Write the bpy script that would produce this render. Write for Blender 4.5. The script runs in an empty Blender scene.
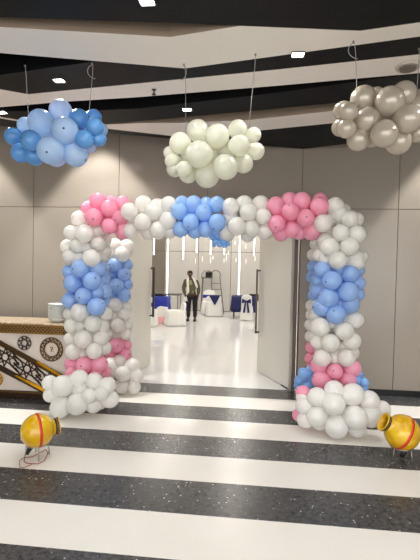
import bpy, bmesh, math, random
from mathutils import Vector, Matrix
random.seed(7)
SC = bpy.context.scene
COL = SC.collection
R = math.radians

# ------------------------------------------------------------------ camera
PITCH, ROLL, YAW, FPX, EYE = -.0245, -.0217, .1024, 420.0, 1.65
_f = Vector((-math.sin(YAW)*math.cos(PITCH), math.cos(YAW)*math.cos(PITCH), math.sin(PITCH)))
_r = Vector((math.cos(YAW), math.sin(YAW), 0)); _d = _f.cross(_r)
_c, _s = math.cos(ROLL), math.sin(ROLL)
_r, _d = _c*_r + _s*_d, -_s*_r + _c*_d
CAM = Vector((0, 0, EYE))
def ray(x, y): return _f + (x-210)/FPX*_r + (y-280)/FPX*_d
def at(x, y, Y):
    a = ray(x, y); return CAM + a*(Y/a.y)
def flat(x, y, z=0.0):
    a = ray(x, y); return CAM + a*((z-EYE)/a.z)
def depth(p): return (p-CAM).dot(_f)
cam = bpy.data.cameras.new('camera'); cam.sensor_fit = 'VERTICAL'; cam.sensor_height = 24; cam.lens = 24*FPX/560
cam.clip_start = .05; cam.clip_end = 100
co = bpy.data.objects.new('camera', cam); COL.objects.link(co)
m = Matrix.Identity(4)
for i in range(3):
    m[i][0] = _r[i]; m[i][1] = -_d[i]; m[i][2] = -_f[i]; m[i][3] = CAM[i]
co.matrix_world = m
SC.camera = co

# ------------------------------------------------------------------ materials
def lin(c):
    return tuple(((v/255)/12.92 if v/255 <= .04045 else ((v/255+.055)/1.055)**2.4) for v in c)
def mat(name, rgb, rough=.5, metal=0, coat=0, emit=None, estr=0, spec=.5):
    mt = bpy.data.materials.new(name); mt.use_nodes = True
    b = mt.node_tree.nodes['Principled BSDF']
    b.inputs['Base Color'].default_value = (*lin(rgb), 1)
    b.inputs['Roughness'].default_value = rough; b.inputs['Metallic'].default_value = metal
    b.inputs['Coat Weight'].default_value = coat; b.inputs['Coat Roughness'].default_value = .08
    b.inputs['Specular IOR Level'].default_value = spec
    if emit:
        b.inputs['Emission Color'].default_value = (*lin(emit), 1); b.inputs['Emission Strength'].default_value = estr
    return mt
def noise_col(mt, a, b, scale, detail=3, lo=.4, hi=.6, obj=True):
    nt = mt.node_tree; N = nt.nodes; L = nt.links
    tc = N.new('ShaderNodeTexCoord'); n = N.new('ShaderNodeTexNoise'); n.inputs['Scale'].default_value = scale
    n.inputs['Detail'].default_value = detail
    r = N.new('ShaderNodeValToRGB'); r.color_ramp.elements[0].position = lo; r.color_ramp.elements[1].position = hi
    r.color_ramp.elements[0].color = (*lin(a), 1); r.color_ramp.elements[1].color = (*lin(b), 1)
    L.new(tc.outputs['Object'], n.inputs['Vector']); L.new(n.outputs['Fac'], r.inputs['Fac'])
    L.new(r.outputs['Color'], N['Principled BSDF'].inputs['Base Color'])
    return r
def balloon_mat(name, rgb, trans=.35, rough=.28, metal=0):
    mt = mat(name, rgb, rough, metal, .55)
    mt.node_tree.nodes['Principled BSDF'].inputs['Coat Roughness'].default_value = .12
    nt = mt.node_tree; N = nt.nodes; L = nt.links
    if trans:
        t = N.new('ShaderNodeBsdfTranslucent'); t.inputs['Color'].default_value = (*lin(rgb), 1)
        mx = N.new('ShaderNodeMixShader'); mx.inputs[0].default_value = trans
        L.new(N['Principled BSDF'].outputs[0], mx.inputs[1]); L.new(t.outputs[0], mx.inputs[2])
        L.new(mx.outputs[0], N['Material Output'].inputs['Surface'])
    return mt
M = {}
WALLY = 5.85; STRIPE = .446
def floor_mat():
    mt = bpy.data.materials.new('striped_stone_floor'); mt.use_nodes = True
    nt = mt.node_tree; N = nt.nodes; L = nt.links; B = N['Principled BSDF']
    def math_(op, a, b=None, c=None):
        n = N.new('ShaderNodeMath'); n.operation = op
        for i, v in enumerate((a, b, c)):
            if v is None: continue
            if isinstance(v, (int, float)): n.inputs[i].default_value = v
            else: L.new(v, n.inputs[i])
        return n.outputs[0]
    g = N.new('ShaderNodeNewGeometry'); sx = N.new('ShaderNodeSeparateXYZ'); L.new(g.outputs['Position'], sx.inputs[0])
    k = math_('DIVIDE', math_('SUBTRACT', WALLY+.035, sx.outputs['Y']), STRIPE)
    md = math_('MODULO', k, 2.0)
    dark = math_('LESS_THAN', md, 1.0)
    infront = math_('GREATER_THAN', k, 0.0)
    dark = math_('MULTIPLY', dark, infront)
    # white marble
    n1 = N.new('ShaderNodeTexNoise'); n1.inputs['Scale'].default_value = 1.3; n1.inputs['Detail'].default_value = 6
    L.new(g.outputs['Position'], n1.inputs['Vector'])
    r1 = N.new('ShaderNodeValToRGB'); r1.color_ramp.elements[0].position = .3; r1.color_ramp.elements[1].position = .7
    r1.color_ramp.elements[0].color = (*lin((228, 224, 216)), 1); r1.color_ramp.elements[1].color = (*lin((234, 231, 224)), 1)
    L.new(n1.outputs['Fac'], r1.inputs['Fac'])
    # black granite with pale flecks
    n2 = N.new('ShaderNodeTexNoise'); n2.inputs['Scale'].default_value = 28; n2.inputs['Detail'].default_value = 5; n2.inputs['Roughness'].default_value = .75
    L.new(g.outputs['Position'], n2.inputs['Vector'])
    r2 = N.new('ShaderNodeValToRGB'); cr = r2.color_ramp
    cr.elements[0].position = .36; cr.elements[0].color = (*lin((34, 34, 36)), 1)
    cr.elements[1].position = .56; cr.elements[1].color = (*lin((74, 74, 75)), 1)
    e = cr.elements.new(.66); e.color = (*lin((84, 84, 84)), 1)
    e = cr.elements.new(.74); e.color = (*lin((170, 168, 162)), 1)
    L.new(n2.outputs['Fac'], r2.inputs['Fac'])
    v = N.new('ShaderNodeTexVoronoi'); v.inputs['Scale'].default_value = 26; L.new(g.outputs['Position'], v.inputs['Vector'])
    fl_ = math_('LESS_THAN', v.outputs['Distance'], .16)
    n3 = N.new('ShaderNodeTexNoise'); n3.inputs['Scale'].default_value = 9; L.new(g.outputs['Position'], n3.inputs['Vector'])
    fl_ = math_('MULTIPLY', fl_, math_('GREATER_THAN', n3.outputs['Fac'], .52))
    mf = N.new('ShaderNodeMix'); mf.data_type = 'RGBA'; L.new(fl_, mf.inputs[0]); L.new(r2.outputs['Color'], mf.inputs[6]); mf.inputs[7].default_value = (*lin((185, 182, 174)), 1)
    mx = N.new('ShaderNodeMix'); mx.data_type = 'RGBA'
    L.new(dark, mx.inputs[0]); mr = N.new('ShaderNodeMix'); mr.data_type = 'RGBA'; L.new(infront, mr.inputs[0]); mr.inputs[6].default_value = (*lin((220, 221, 221)), 1); L.new(r1.outputs['Color'], mr.inputs[7]); L.new(mr.outputs[2], mx.inputs[6]); L.new(mf.outputs[2], mx.inputs[7])
    # slab joints of the white room beyond and the hall stripes
    L.new(mx.outputs[2], B.inputs['Base Color'])
    ro = math_('MULTIPLY_ADD', infront, .12, .15)
    L.new(ro, B.inputs['Roughness'])
    return mt
M['floor'] = floor_mat()
M['wall'] = mat('greige_gloss_panel', (153, 144, 132), .22, 0, .1)
M['joint'] = mat('panel_joint', (98, 90, 82), .6)
M['roomwall'] = mat('room_wall_panel', (204, 201, 196), .35)
M['roomdark'] = mat('room_dark_panel', (128, 120, 110), .35)
M['white'] = mat('ceiling_white', (238, 232, 223), .7)
M['black'] = mat('ceiling_black', (9, 11, 13), .55, spec=.2)
M['fascia'] = mat('shaded_white_fascia', (150, 132, 114), .7)  # white band edges, with their shade put into the colour as brown
M['upper'] = mat('upper_ceiling_black', (14, 14, 16), .8, spec=.1)
M['brown'] = mat('door_post_brown', (96, 80, 70), .4)
M['door'] = mat('white_lacquer', (212, 209, 200), .16, 0, .2)
M['chrome'] = mat('brushed_steel', (150, 146, 140), .28, 1)
M['darksteel'] = mat('dark_bronze_steel', (74, 66, 60), .35, 1)
M['skirt'] = mat('black_granite_skirting', (22, 22, 23), .2)
M['lamp'] = mat('lamp_glow', (255, 250, 240), .4, emit=(255, 247, 235), estr=30)
M['led'] = mat('led_strip_glow', (255, 252, 245), .4, emit=(255, 250, 242), estr=2.6)
M['ring'] = mat('lamp_trim', (60, 60, 62), .4)
M['vent'] = mat('speaker_grille', (188, 178, 165), .6)
M['ventdark'] = mat('speaker_cone', (112, 102, 90), .7)
M['b_white'] = balloon_mat('balloon_white', (243, 241, 236))
M['b_cloud'] = balloon_mat('balloon_bright_white', (249, 248, 245))
M['b_pink'] = balloon_mat('balloon_pink', (252, 178, 204), .38)
M['b_blue'] = balloon_mat('balloon_sky_blue', (170, 205, 250), .38)
M['b_beamblue'] = balloon_mat('balloon_bright_sky_blue', (172, 210, 252), .4)
M['b_mid'] = balloon_mat('balloon_mid_blue', (110, 174, 230), .35)
M['b_light'] = balloon_mat('balloon_light_blue', (204, 228, 251), .55)
M['b_pale'] = balloon_mat('balloon_pale_lilac', (216, 232, 253), .5)
M['b_ivory'] = balloon_mat('balloon_ivory', (238, 238, 224), .4)
M['b_pearl'] = balloon_mat('balloon_pearl', (204, 193, 176), .2, .25, .2)
M['b_small'] = balloon_mat('balloon_small_blue', (140, 190, 244), .3)
M['tip'] = mat('balloon_tip', (70, 72, 84), .5)
M['string'] = mat('thread', (150, 148, 142), .6)
M['pot'] = mat('painted_clay_yellow', (226, 172, 20), .22, 0, .5)
noise_col(M['pot'], (208, 156, 8), (226, 184, 22), 7)
M['ribbon'] = mat('red_ribbon', (204, 52, 30), .45)
M['rimband'] = mat('rim_band_dark', (36, 30, 26), .5)
M['bead'] = mat('gold_beads', (200, 170, 90), .4, .6)
M['wire'] = mat('iron_wire', (168, 164, 158), .4, .8)
M['cable'] = mat('brown_cable', (150, 70, 50), .5)
M['rubber'] = mat('black_bakelite', (22, 22, 24), .4)
M['gold'] = mat('polished_gold', (206, 152, 34), .22, 1)
M['oldgold'] = mat('antique_gold', (110, 82, 44), .3, .85)
M['railbrown'] = mat('dark_gold_rail', (84, 62, 36), .3, .8)
M['bandgold'] = mat('lattice_gold', (158, 122, 70), .35, .7)
M['bronze'] = mat('dark_bronze', (62, 46, 34), .35, .7)
M['counter_top'] = mat('beige_stone_top', (176, 156, 130), .3)
noise_col(M['counter_top'], (156, 134, 108), (196, 178, 152), 30)
M['panel'] = mat('counter_panel_beige', (206, 196, 186), .3)
M['china'] = mat('white_china', (206, 208, 202), .2, 0, .3)
M['navy'] = mat('navy_cloth', (20, 24, 84), .7)
M['royal'] = mat('royal_blue_satin', (22, 42, 160), .45)
M['cover'] = mat('white_chair_cover', (236, 235, 232), .6)
M['pinkbow'] = mat('pink_satin', (236, 170, 176), .5)
M['steel'] = mat('table_leg_steel', (120, 116, 112), .35, .9)
M['tabletop'] = mat('dark_table_top', (70, 62, 56), .4)
M['blackbag'] = mat('black_fabric', (22, 22, 26), .7)
M['skin'] = mat('skin', (84, 56, 44), .5)
M['hair'] = mat('black_hair', (16, 14, 14), .7)
M['jacket'] = mat('olive_jacket', (84, 84, 62), .8)
M['shirt'] = mat('grey_green_shirt', (150, 146, 112), .8)
M['trousers'] = mat('black_trousers', (24, 24, 28), .8)
M['scarf'] = mat('white_scarf', (226, 224, 216), .8)
M['shoe'] = mat('dark_shoe', (30, 26, 26), .5)
M['eye'] = mat('eye_white', (220, 216, 210), .3)
M['lip'] = mat('lips', (104, 62, 54), .5)
M['crystal'] = mat('crystal_pendant', (250, 246, 238), .1, emit=(255, 248, 236), estr=.5)

# ------------------------------------------------------------------ object helpers
def link(o, parent=None):
    COL.objects.link(o)
    if parent is not None: o.parent = parent
    return o
def tag(o, label=None, cat=None, group=None, kind=None):
    if label: o['label'] = label
    if cat: o['category'] = cat
    if group: o['group'] = group
    if kind: o['kind'] = kind
    return o
def thing(name, label, cat, loc=(0, 0, 0), group=None):
    o = bpy.data.objects.new(name, None); o.location = loc; o.empty_display_size = .1
    link(o); return tag(o, label, cat, group)
def base_of(o):
    v = Vector((0, 0, 0))
    while o is not None:
        v = v + o.location; o = o.parent
    return v
class MB:
    """collects shapes given in world coordinates"""
    def __init__(s): s.bm = bmesh.new(); s.mi = 0
    def _mi(s, faces):
        for f in faces: f.material_index = s.mi
    def box(s, lo, hi):
        vs = [s.bm.verts.new((x, y, z)) for x in (lo[0], hi[0]) for y in (lo[1], hi[1]) for z in (lo[2], hi[2])]
        F = [(0, 1, 3, 2), (4, 6, 7, 5), (0, 4, 5, 1), (2, 3, 7, 6), (0, 2, 6, 4), (1, 5, 7, 3)]
        s._mi([s.bm.faces.new([vs[i] for i in f]) for f in F]); return s
    def prism(s, pts, off):
        off = Vector(off); a = [s.bm.verts.new(p) for p in pts]; b = [s.bm.verts.new(Vector(p)+off) for p in pts]
        n = len(a); fs = [s.bm.faces.new(a), s.bm.faces.new(b[::-1])]
        for i in range(n): fs.append(s.bm.faces.new([a[i], b[i], b[(i+1) % n], a[(i+1) % n]]))
        s._mi(fs); bmesh.ops.recalc_face_normals(s.bm, faces=fs); return s
    def bar(s, a, b, w, h=None, up=(0, 0, 1)):
        a, b = Vector(a), Vector(b); h = h or w; t = (b-a).normalized(); up = Vector(up)
        if abs(t.dot(up)) > .95: up = Vector((0, 1, 0)) if abs(t.y) < .9 else Vector((1, 0, 0))
        u = t.cross(up).normalized(); v = u.cross(t)
        q = [a+u*i*w/2+v*j*h/2 for i, j in ((-1, -1), (1, -1), (1, 1), (-1, 1))]
        return s.prism(q, b-a)
    def tube(s, pts, r, n=8, closed=False):
        pts = [Vector(p) for p in pts]; rings = []; k = len(pts); prev = None
        for i, p in enumerate(pts):
            if closed: t = (pts[(i+1) % k]-pts[i-1]).normalized()
            else: t = (pts[min(i+1, k-1)]-pts[max(i-1, 0)]).normalized()
            if prev is None:
                prev = t.cross(Vector((0, 0, 1)))
                if prev.length < .1: prev = t.cross(Vector((1, 0, 0)))
            u = (prev-t*prev.dot(t)).normalized(); v = t.cross(u); prev = u
            rr = r[i] if isinstance(r, (list, tuple)) else r
            rings.append([s.bm.verts.new(p+(u*math.cos(2*math.pi*j/n)+v*math.sin(2*math.pi*j/n))*rr) for j in range(n)])
        fs = []
        for i in range(k if closed else k-1):
            A, B_ = rings[i], rings[(i+1) % k]
            for j in range(n): fs.append(s.bm.faces.new([A[j], A[(j+1) % n], B_[(j+1) % n], B_[j]]))
        if not closed: fs.append(s.bm.faces.new(rings[0][::-1])); fs.append(s.bm.faces.new(rings[-1]))
        s._mi(fs)
        for f in fs: f.smooth = True
        return s
    def lathe(s, prof, n=32, mtx=None, closed=False):
        mtx = mtx or Matrix.Identity(4); rings = []
        for r, z in prof:
            if r < 1e-5: rings.append([s.bm.verts.new(mtx @ Vector((0, 0, z)))])
            else: rings.append([s.bm.verts.new(mtx @ Vector((r*math.cos(2*math.pi*j/n), r*math.sin(2*math.pi*j/n), z))) for j in range(n)])
        fs = []
        for A, B_ in zip(rings, rings[1:] + ([rings[0]] if closed else [])):
            for j in range(n):
                a = [A[0]] if len(A) == 1 else [A[j], A[(j+1) % n]]
                b = [B_[0]] if len(B_) == 1 else [B_[(j+1) % n], B_[j]]
                if len(a)+len(b) >= 3: fs.append(s.bm.faces.new(a+b))
        s._mi(fs)
        for f in fs: f.smooth = True
        return s
    def ball(s, c, r, u=16, v=10, mtx=None):
        prof = [(max(0, math.sin(math.pi*i/v)), -math.cos(math.pi*i/v)) for i in range(v+1)]
        sc = r if isinstance(r, (tuple, list)) else (r, r, r)
        mm = Matrix.Translation(Vector(c)) @ (mtx or Matrix.Identity(4)) @ Matrix.Diagonal((*sc, 1))
        return s.lathe(prof, u, mm)
    def build(s, name, mats, parent=None, bevel=0, recalc=True):
        if recalc: bmesh.ops.recalc_face_normals(s.bm, faces=s.bm.faces)
        me = bpy.data.meshes.new(name)
        off = base_of(parent) if parent is not None else Vector()
        if parent is None:
            # put origin at the base centre of the mesh
            xs = [v.co for v in s.bm.verts]
            off = Vector(((min(v.x for v in xs)+max(v.x for v in xs))/2, (min(v.y for v in xs)+max(v.y for v in xs))/2, min(v.z for v in xs)))
        bmesh.ops.translate(s.bm, verts=s.bm.verts, vec=-off)
        s.bm.to_mesh(me); s.bm.free()
        for mt in (mats if isinstance(mats, (list, tuple)) else [mats]): me.materials.append(mt)
        o = bpy.data.objects.new(name, me)
        if parent is None: o.location = off
        link(o, parent)
        if bevel:
            b = o.modifiers.new('bevel', 'BEVEL'); b.width = bevel; b.segments = 2; b.limit_method = 'ANGLE'
        return o
def struct(name, mb, mt): return tag(mb.build(name, mt), kind='structure')

# ------------------------------------------------------------------ room shell
ZC = at(303, 149, WALLY).z            # underside of the ceiling bands
ZU = ZC + .8
XL, XR, YF, YB = -4.6, 5.2, -3.2, 16.62
ZR = 3.9
struct('floor', MB().box((-7.2, YF-.1, -.12), (6.2, YB+.1, 0)), M['floor'])
DL, DR, DH = -1.86, .56, 2.33          # door opening
# back wall of the hall: dark core with panels in front
core = MB()
core.box((XL-.1, WALLY+.02, 0), (DL, WALLY+.14, ZU)); core.box((DR+.075, WALLY+.02, 0), (XR+.1, WALLY+.14, ZU)); core.box((DL, WALLY+.02, DH), (DR+.075, WALLY+.14, ZU))
core.mi = 1
jx = [-3.21-1.275*2, -3.21-1.275, -3.21, -1.935, -.66, .635, 1.905, 3.18, 4.455, 5.73]
ZJ = 2.51; g = .004
for a, b in zip(jx, jx[1:]):
    for z0, z1 in ((.0, ZJ-g), (ZJ+g, ZU)):
        x0, x1 = max(a+g, XL), min(b-g, XR)
        if x1 <= x0: continue
        if z0 == 0:
            if x0 < DL and x1 > DL: core.box((x0, WALLY, 0), (DL, WALLY+.02, z1)); core.box((DL, WALLY, DH), (x1, WALLY+.02, z1)); continue
            if x0 < DR+.075 and x1 > DR+.075: core.box((x0, WALLY, DH), (DR+.075, WALLY+.02, z1)); core.box((DR+.075, WALLY, 0), (x1, WALLY+.02, z1)); continue
            if x0 >= DL and x1 <= DR+.075: core.box((x0, WALLY, DH), (x1, WALLY+.02, z1)); continue
        core.box((x0, WALLY, z0), (x1, WALLY+.02, z1))
struct('wall_back', core, [M['joint'], M['wall']])
struct('wall_left', MB().box((XL-.1, YF, 0), (XL, WALLY+.02, ZU)), M['wall'])
struct('wall_right', MB().box((XR, YF, 0), (XR+.1, WALLY+.02, ZU)), M['wall'])
struct('ceiling', MB().box((XL-.1, YF-.1, ZU), (XR+.1, WALLY+.14, ZU+.1)), M['upper'])
struct('baseboard_back', MB().box((DR+.1, WALLY-.012, 0), (XR, WALLY, .085)), M['skirt'])
struct('baseboard_left', MB().box((XL, WALLY-.012, 0), (DL-.02, WALLY, .085)), M['skirt'])

# ceiling bands: chevron slabs hung below the upper ceiling
BANDS = [
 ('black', [(-150, 12), (0, 17), (240, 25.5), (360, 30.5), (420, 22), (570, 0)], 'front'),
 ('white', [(-150, 20.5), (0, 27), (170, 37), (240, 25.9), (360, 30.9), (420, 22.4), (570, .4)],
           [(570, 16), (420, 36.5), (185, 68.5), (0, 53), (-150, 41)]),
 ('black', [(-43, 81.3), (95, 61.4), (185, 68.9), (420, 36.9), (570, 16.4)],
           [(570, 36), (420, 54), (280, 69), (140, 83), (28, 94), (0, 89)]),
 ('white', [(-150, 62.3), (-43, 81.6), (0, 89.3), (28, 94.3), (140, 83.3), (280, 69.3), (420, 54.3), (570, 36.3)],
           [(570, 59), (420, 73), (280, 85.5), (140, 97), (60, 102), (0, 107.2), (-150, 119)]),
 ('black', [(-30, 111.5), (0, 111), (60, 112), (140, 108.5), (280, 92.5), (350, 82.5), (420, 73.4), (570, 59.4)],
           [(570, 80), (420, 95), (350, 101.5), (250, 111), (140, 121), (105, 124), (28, 121), (0, 116.5)]),
 ('white', [(-30, 113), (0, 117), (28, 121.7), (105, 124.6), (140, 123), (180, 123), (250, 120), (350, 109), (420, 101.5), (570, 86)],
           [(570, 99), (420, 114.5), (350, 121.5), (250, 131.5), (172, 136), (105, 128.5), (28, 123), (0, 118.3)]),
 ('black', [(-150, 100), (-30, 114.3), (0, 118.6), (28, 123.3), (105, 128.8), (172, 136.3), (250, 131.8), (350, 121.8), (420, 114.8), (570, 99.3)],
           [(570, 116), (420, 134.5), (350, 143.5), (303, 149), (172, 138.5), (105, 133), (0, 126), (-150, 114)]),
]
for i, (c, a, b) in enumerate(BANDS):
    pts = [flat(x, y, ZC) for x, y in a]
    if b == 'front': pts += [Vector((XR, pts[-1].y, ZC)), Vector((XR, YF, ZC)), Vector((XL, YF, ZC)), Vector((XL, pts[0].y, ZC))]
    else: pts += [flat(x, y, ZC) for x, y in b]
    for p in pts: p.x = min(max(p.x, XL), XR); p.y = min(p.y, WALLY-.002)
    mb = MB().prism(pts, (0, 0, ZU-ZC-.002))
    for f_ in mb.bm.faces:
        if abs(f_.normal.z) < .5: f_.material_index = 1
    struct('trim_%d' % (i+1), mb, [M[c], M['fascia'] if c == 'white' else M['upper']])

# inner room
rw = MB(); rw.box((-7.2, YB, 0), (6.2, YB+.1, ZR)); rw.mi = 1
for x0, x1 in ((-7.1, -3.55), (-3.53, -2.2), (-2.18, -.9), (-.88, .9), (.92, 2.6), (2.62, 6.1)):
    rw.mi = 2 if x1 < -3.5 else 1
    rw.box((x0, YB-.02, .02), (x1, YB, 2.35)); rw.box((x0, YB-.02, 2.37), (x1, YB, ZR))
struct('wall_room_back', rw, [M['joint'], M['roomwall'], M['roomdark']])
struct('wall_room_left', MB().box((-7.3, WALLY+.14, 0), (-7.2, YB+.1, ZR)), M['roomwall'])
struct('wall_room_right', MB().box((6.2, WALLY+.14, 0), (6.3, YB+.1, ZR)), M['roomwall'])
struct('wall_room_front', MB().box((-7.2, WALLY+.141, 0), (DL, WALLY+.2, ZR)).box((DR+.075, WALLY+.141, 0), (6.2, WALLY+.2, ZR)).box((DL, WALLY+.141, DH), (DR+.075, WALLY+.2, ZR)), M['roomwall'])
struct('ceiling_room', MB().box((-7.3, WALLY+.141, ZR), (6.3, YB+.1, ZR+.1)), M['white'])
# door posts
struct('trim_8', MB().box((DR+.0, WALLY-.01, 0), (DR+.045, WALLY+.16, DH)), M['brown'])
struct('trim_9', MB().box((DL-.03, WALLY-.01, 0), (DL, WALLY+.16, DH)), M['brown'])

# door leaves
def leaf(name, hinge, free, label, side):
    hinge, free = Vector(hinge), Vector(free)
    t = (free-hinge).normalized(); n = Vector((-t.y, t.x, 0))
    root = thing(name, label, 'door', hinge)
    root['kind'] = 'structure'
    a, b = hinge + Vector((0, 0, .012)), free + Vector((0, 0, .012))
    MB().prism([a-n*.02, a+n*.02, b+n*.02, b-n*.02], (0, 0, DH-.03)).build('door_leaf', M['door'], root, .002)
    for sgn in (1, -1):
        mb = MB(); p = b - t*.05 + n*sgn*.075
        z0, z1 = (.62, 1.66) if side > 0 else (.82, 1.66)
        mb.bar(p+Vector((0, 0, z0)), p+Vector((0, 0, z1)), .032, .032)
        for z in (z0+.02, z1-.02): mb.bar(p+Vector((0, 0, z)), p-n*sgn*.056+Vector((0, 0, z)), .026)
        h = mb.build('pull_handle', M['darksteel'], root); h['label'] = 'long dark steel pull handle'
    mb = MB()
    mb.bar(a+t*.02-n*.0, a+t*.22, .05, .02); mb.build('pivot_plate', M['darksteel'], root)
    return root
leaf('door_1', (DL+.02, WALLY+.1, 0), flat(149, 364.8), 'left white door leaf opened into the bright room', -1)
leaf('door_2', (DR-.02, WALLY+.06, 0), flat(257.8, 371), 'right white door leaf with tall pull handle opened inward', 1)

# ------------------------------------------------------------------ ceiling fittings
def spot(name, loc, power, ang=125, blend=.3, size=.05, parent=None, col=(1, .98, .95)):
    l = bpy.data.lights.new(name, 'SPOT'); l.energy = power; l.spot_size = R(ang); l.spot_blend = blend; l.shadow_soft_size = size; l.color = col
    o = bpy.data.objects.new(name, l); o.location = Vector(loc) - (base_of(parent) if parent else Vector()); link(o, parent); return o
HALL_P = 24
def downlight(x, y, z, label, power=HALL_P, group=None, seen=True, ang=140):
    root = thing('ceiling_light', label, 'ceiling light', (x, y, z), group)
    mb = MB(); w, d = .052, .042
    for lo, hi in (((-w, -d), (w, -d+.008)), ((-w, d-.008), (w, d)), ((-w, -d+.008), (-w+.008, d-.008)), ((w-.008, -d+.008), (w, d-.008))):
        mb.box((x+lo[0], y+lo[1], z-.010), (x+hi[0], y+hi[1], z-.0005))
    fr = mb.build('frame', M['ring'], root)
    for s_ in (-1, 1):
        MB().box((x+s_*.022-.021, y-.033, z-.006), (x+s_*.022+.021, y+.033, z-.0005)).build('lamp', M['lamp'], fr, .004)
    spot('lamp_light', (x, y, z-.03), power, ang, parent=root)
    return root
seen = [((147, 1), 'square twin ceiling light at the very top of the photo'),
        ((59, 80), 'square twin ceiling light in the black band above the blue balloon cloud'),
        ((298, 54), 'square twin ceiling light in the black band right of the middle thread'),
        ((2, 112), 'square twin ceiling light at the left edge of the photo'),
        ((187, 109), 'twin ceiling light behind the left thread of the ivory balloon cloud'),
        ((98, 130.6), 'square twin ceiling light just right of the blue balloon cloud')]
for (px, py_), lb in seen:
    p = flat(px, py_, ZC); downlight(p.x, p.y, ZC, lb)
for x, y in ((-4.1, 5.3), (-2.2, 5.3), (2.6, 5.3), (4.1, 5.3), (1.9, 2.7), (3.5, 3.6), (-3.2, 2.4), (-2.2, 1.4), (-.7, 1.2), (.9, 1.2), (2.4, 1.3), (-2.2, -.2), (-.7, -.2), (.9, -.2), (2.4, -.2), (-2.2, -1.8), (.2, -1.8), (2.4, -1.8), (4.2, .6)):
    downlight(x, y, ZU if y > 5.2 else ZC, power=HALL_P*(9.5 if y > 5.2 else 1), ang=72 if y > 5.2 else 140, label='square twin ceiling light out of the photo among the rows of the hall', group='hall ceiling lights outside the frame')
p = flat(408, 66.5, ZC)
v = thing('ceiling_speaker', 'round beige ceiling speaker above the pearl balloon cloud', 'speaker', p)
T = Matrix.Translation(p)
MB().lathe([(0, -.03), (.05, -.03), (.062, -.026), (.062, 0), (0, 0)], 28, T).build('grille', M['ventdark'], v)
MB().lathe([(.066, -.018), (.09, -.014), (.098, -.0), (.066, -.0)], 28, T, closed=True).build('ring', M['vent'], v)
p = flat(154, 89.5, ZC)
v = thing('sprinkler', 'small dark sprinkler head on the white ceiling band', 'sprinkler', p)
T = Matrix.Translation(p)
MB().lathe([(0, 0), (.022, 0), (.022, -.006), (.007, -.008), (.007, -.035), (0, -.035)], 16, T).build('body', M['ring'], v)
MB().lathe([(0, -.045), (.02, -.045), (.02, -.049), (0, -.049)], 16, T).bar(p+Vector((.009, 0, -.03)), p+Vector((.009, 0, -.047)), .003).bar(p+Vector((-.009, 0, -.03)), p+Vector((-.009, 0, -.047)), .003).build('deflector', M['ring'], v)

# room lights
for i, y in enumerate((7.6, 9.8, 12, 14.2, 15.9)):
    for x in (-5, -2.6, -.4, 1.8, 4.2):
        root = thing('room_ceiling_light', 'round ceiling light of the bright room, above the top of the doorway', 'ceiling light', (x, y, ZR), 'ceiling lights of the bright room')
        MB().lathe([(0, -.03), (.16, -.03), (.17, -.02), (.17, -.0), (0, -.0)], 24, Matrix.Translation((x, y, ZR))).build('diffuser', M['lamp'], root)
        spot('lamp_light', (x, y, ZR-.06), 10, 165, .5, .15, parent=root, col=(.95, .98, 1))

# LED strips on the room's back wall
def led(px, y0, y1, label, w=.05):
    p0 = at(px, y0, YB-.06); p1 = at(px, y1, YB-.06)
    top = min(ZR, p0.z)
    root = thing('led_strip', label, 'led light', (p0.x, YB-.02, p1.z), 'led strips on the wall of the bright room')
    MB().box((p0.x-w/2-.015, YB-.045, p1.z), (p0.x+w/2+.015, YB-.0205, top)).build('channel', M['chrome'], root)
    MB().box((p0.x-w/2, YB-.06, p1.z+.01), (p0.x+w/2, YB-.046, top-.01)).build('diffuser', M['led'], root)
for px, y1, lb in ((154.5, 255, 'short led strip nearest the left door handle'), (168.5, 297, 'tall led strip left of the standing man'),
                   (184, 260, 'short led strip right above the standing man'), (197.5, 253, 'short thin led strip left of the ladder top'),
                   (211.5, 255, 'short led strip directly above the ladder'), (225, 255, 'short led strip between ladder and tall right strip'),
                   (240.5, 301, 'tall led strip left of the right door handle'), (255, 256, 'short led strip above the right door handle')):
    led(px, 214, y1, lb, .055 if y1 > 280 else .05)

# hanging crystals in the room
for i, (px, y0, y1) in enumerate(((195.5, 258, 264), (202.5, 256, 262), (210.5, 256, 264), (213, 255, 260), (224, 258, 263), (226.5, 253, 262), (228.5, 251, 255), (236, 257, 263), (246, 258, 264), (246, 243, 250), (255, 256, 262), (235, 241, 245))):
    p0, p1 = at(px, y0, 15.2), at(px, y1, 15.2)
    root = thing('crystal_pendant', ['small bright glass pendant hanging in the bright room above the ladder', 'small bright glass pendant hanging in the bright room near the right door'][px > 220], 'pendant', p1, ['glass pendants above the ladder', 'glass pendants near the right door'][px > 220])
    c = (p0+p1)/2; hh = (p0.z-p1.z)/2
    MB().lathe([(0, -hh), (.014, -hh*.5), (.010, hh*.6), (0, hh)], 8, Matrix.Translation(c)).build('crystal', M['crystal'], root)
    MB().tube([c+Vector((0, 0, hh)), Vector((c.x, c.y, ZR))], .0025, 5).build('thread', M['string'], root)

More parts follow.
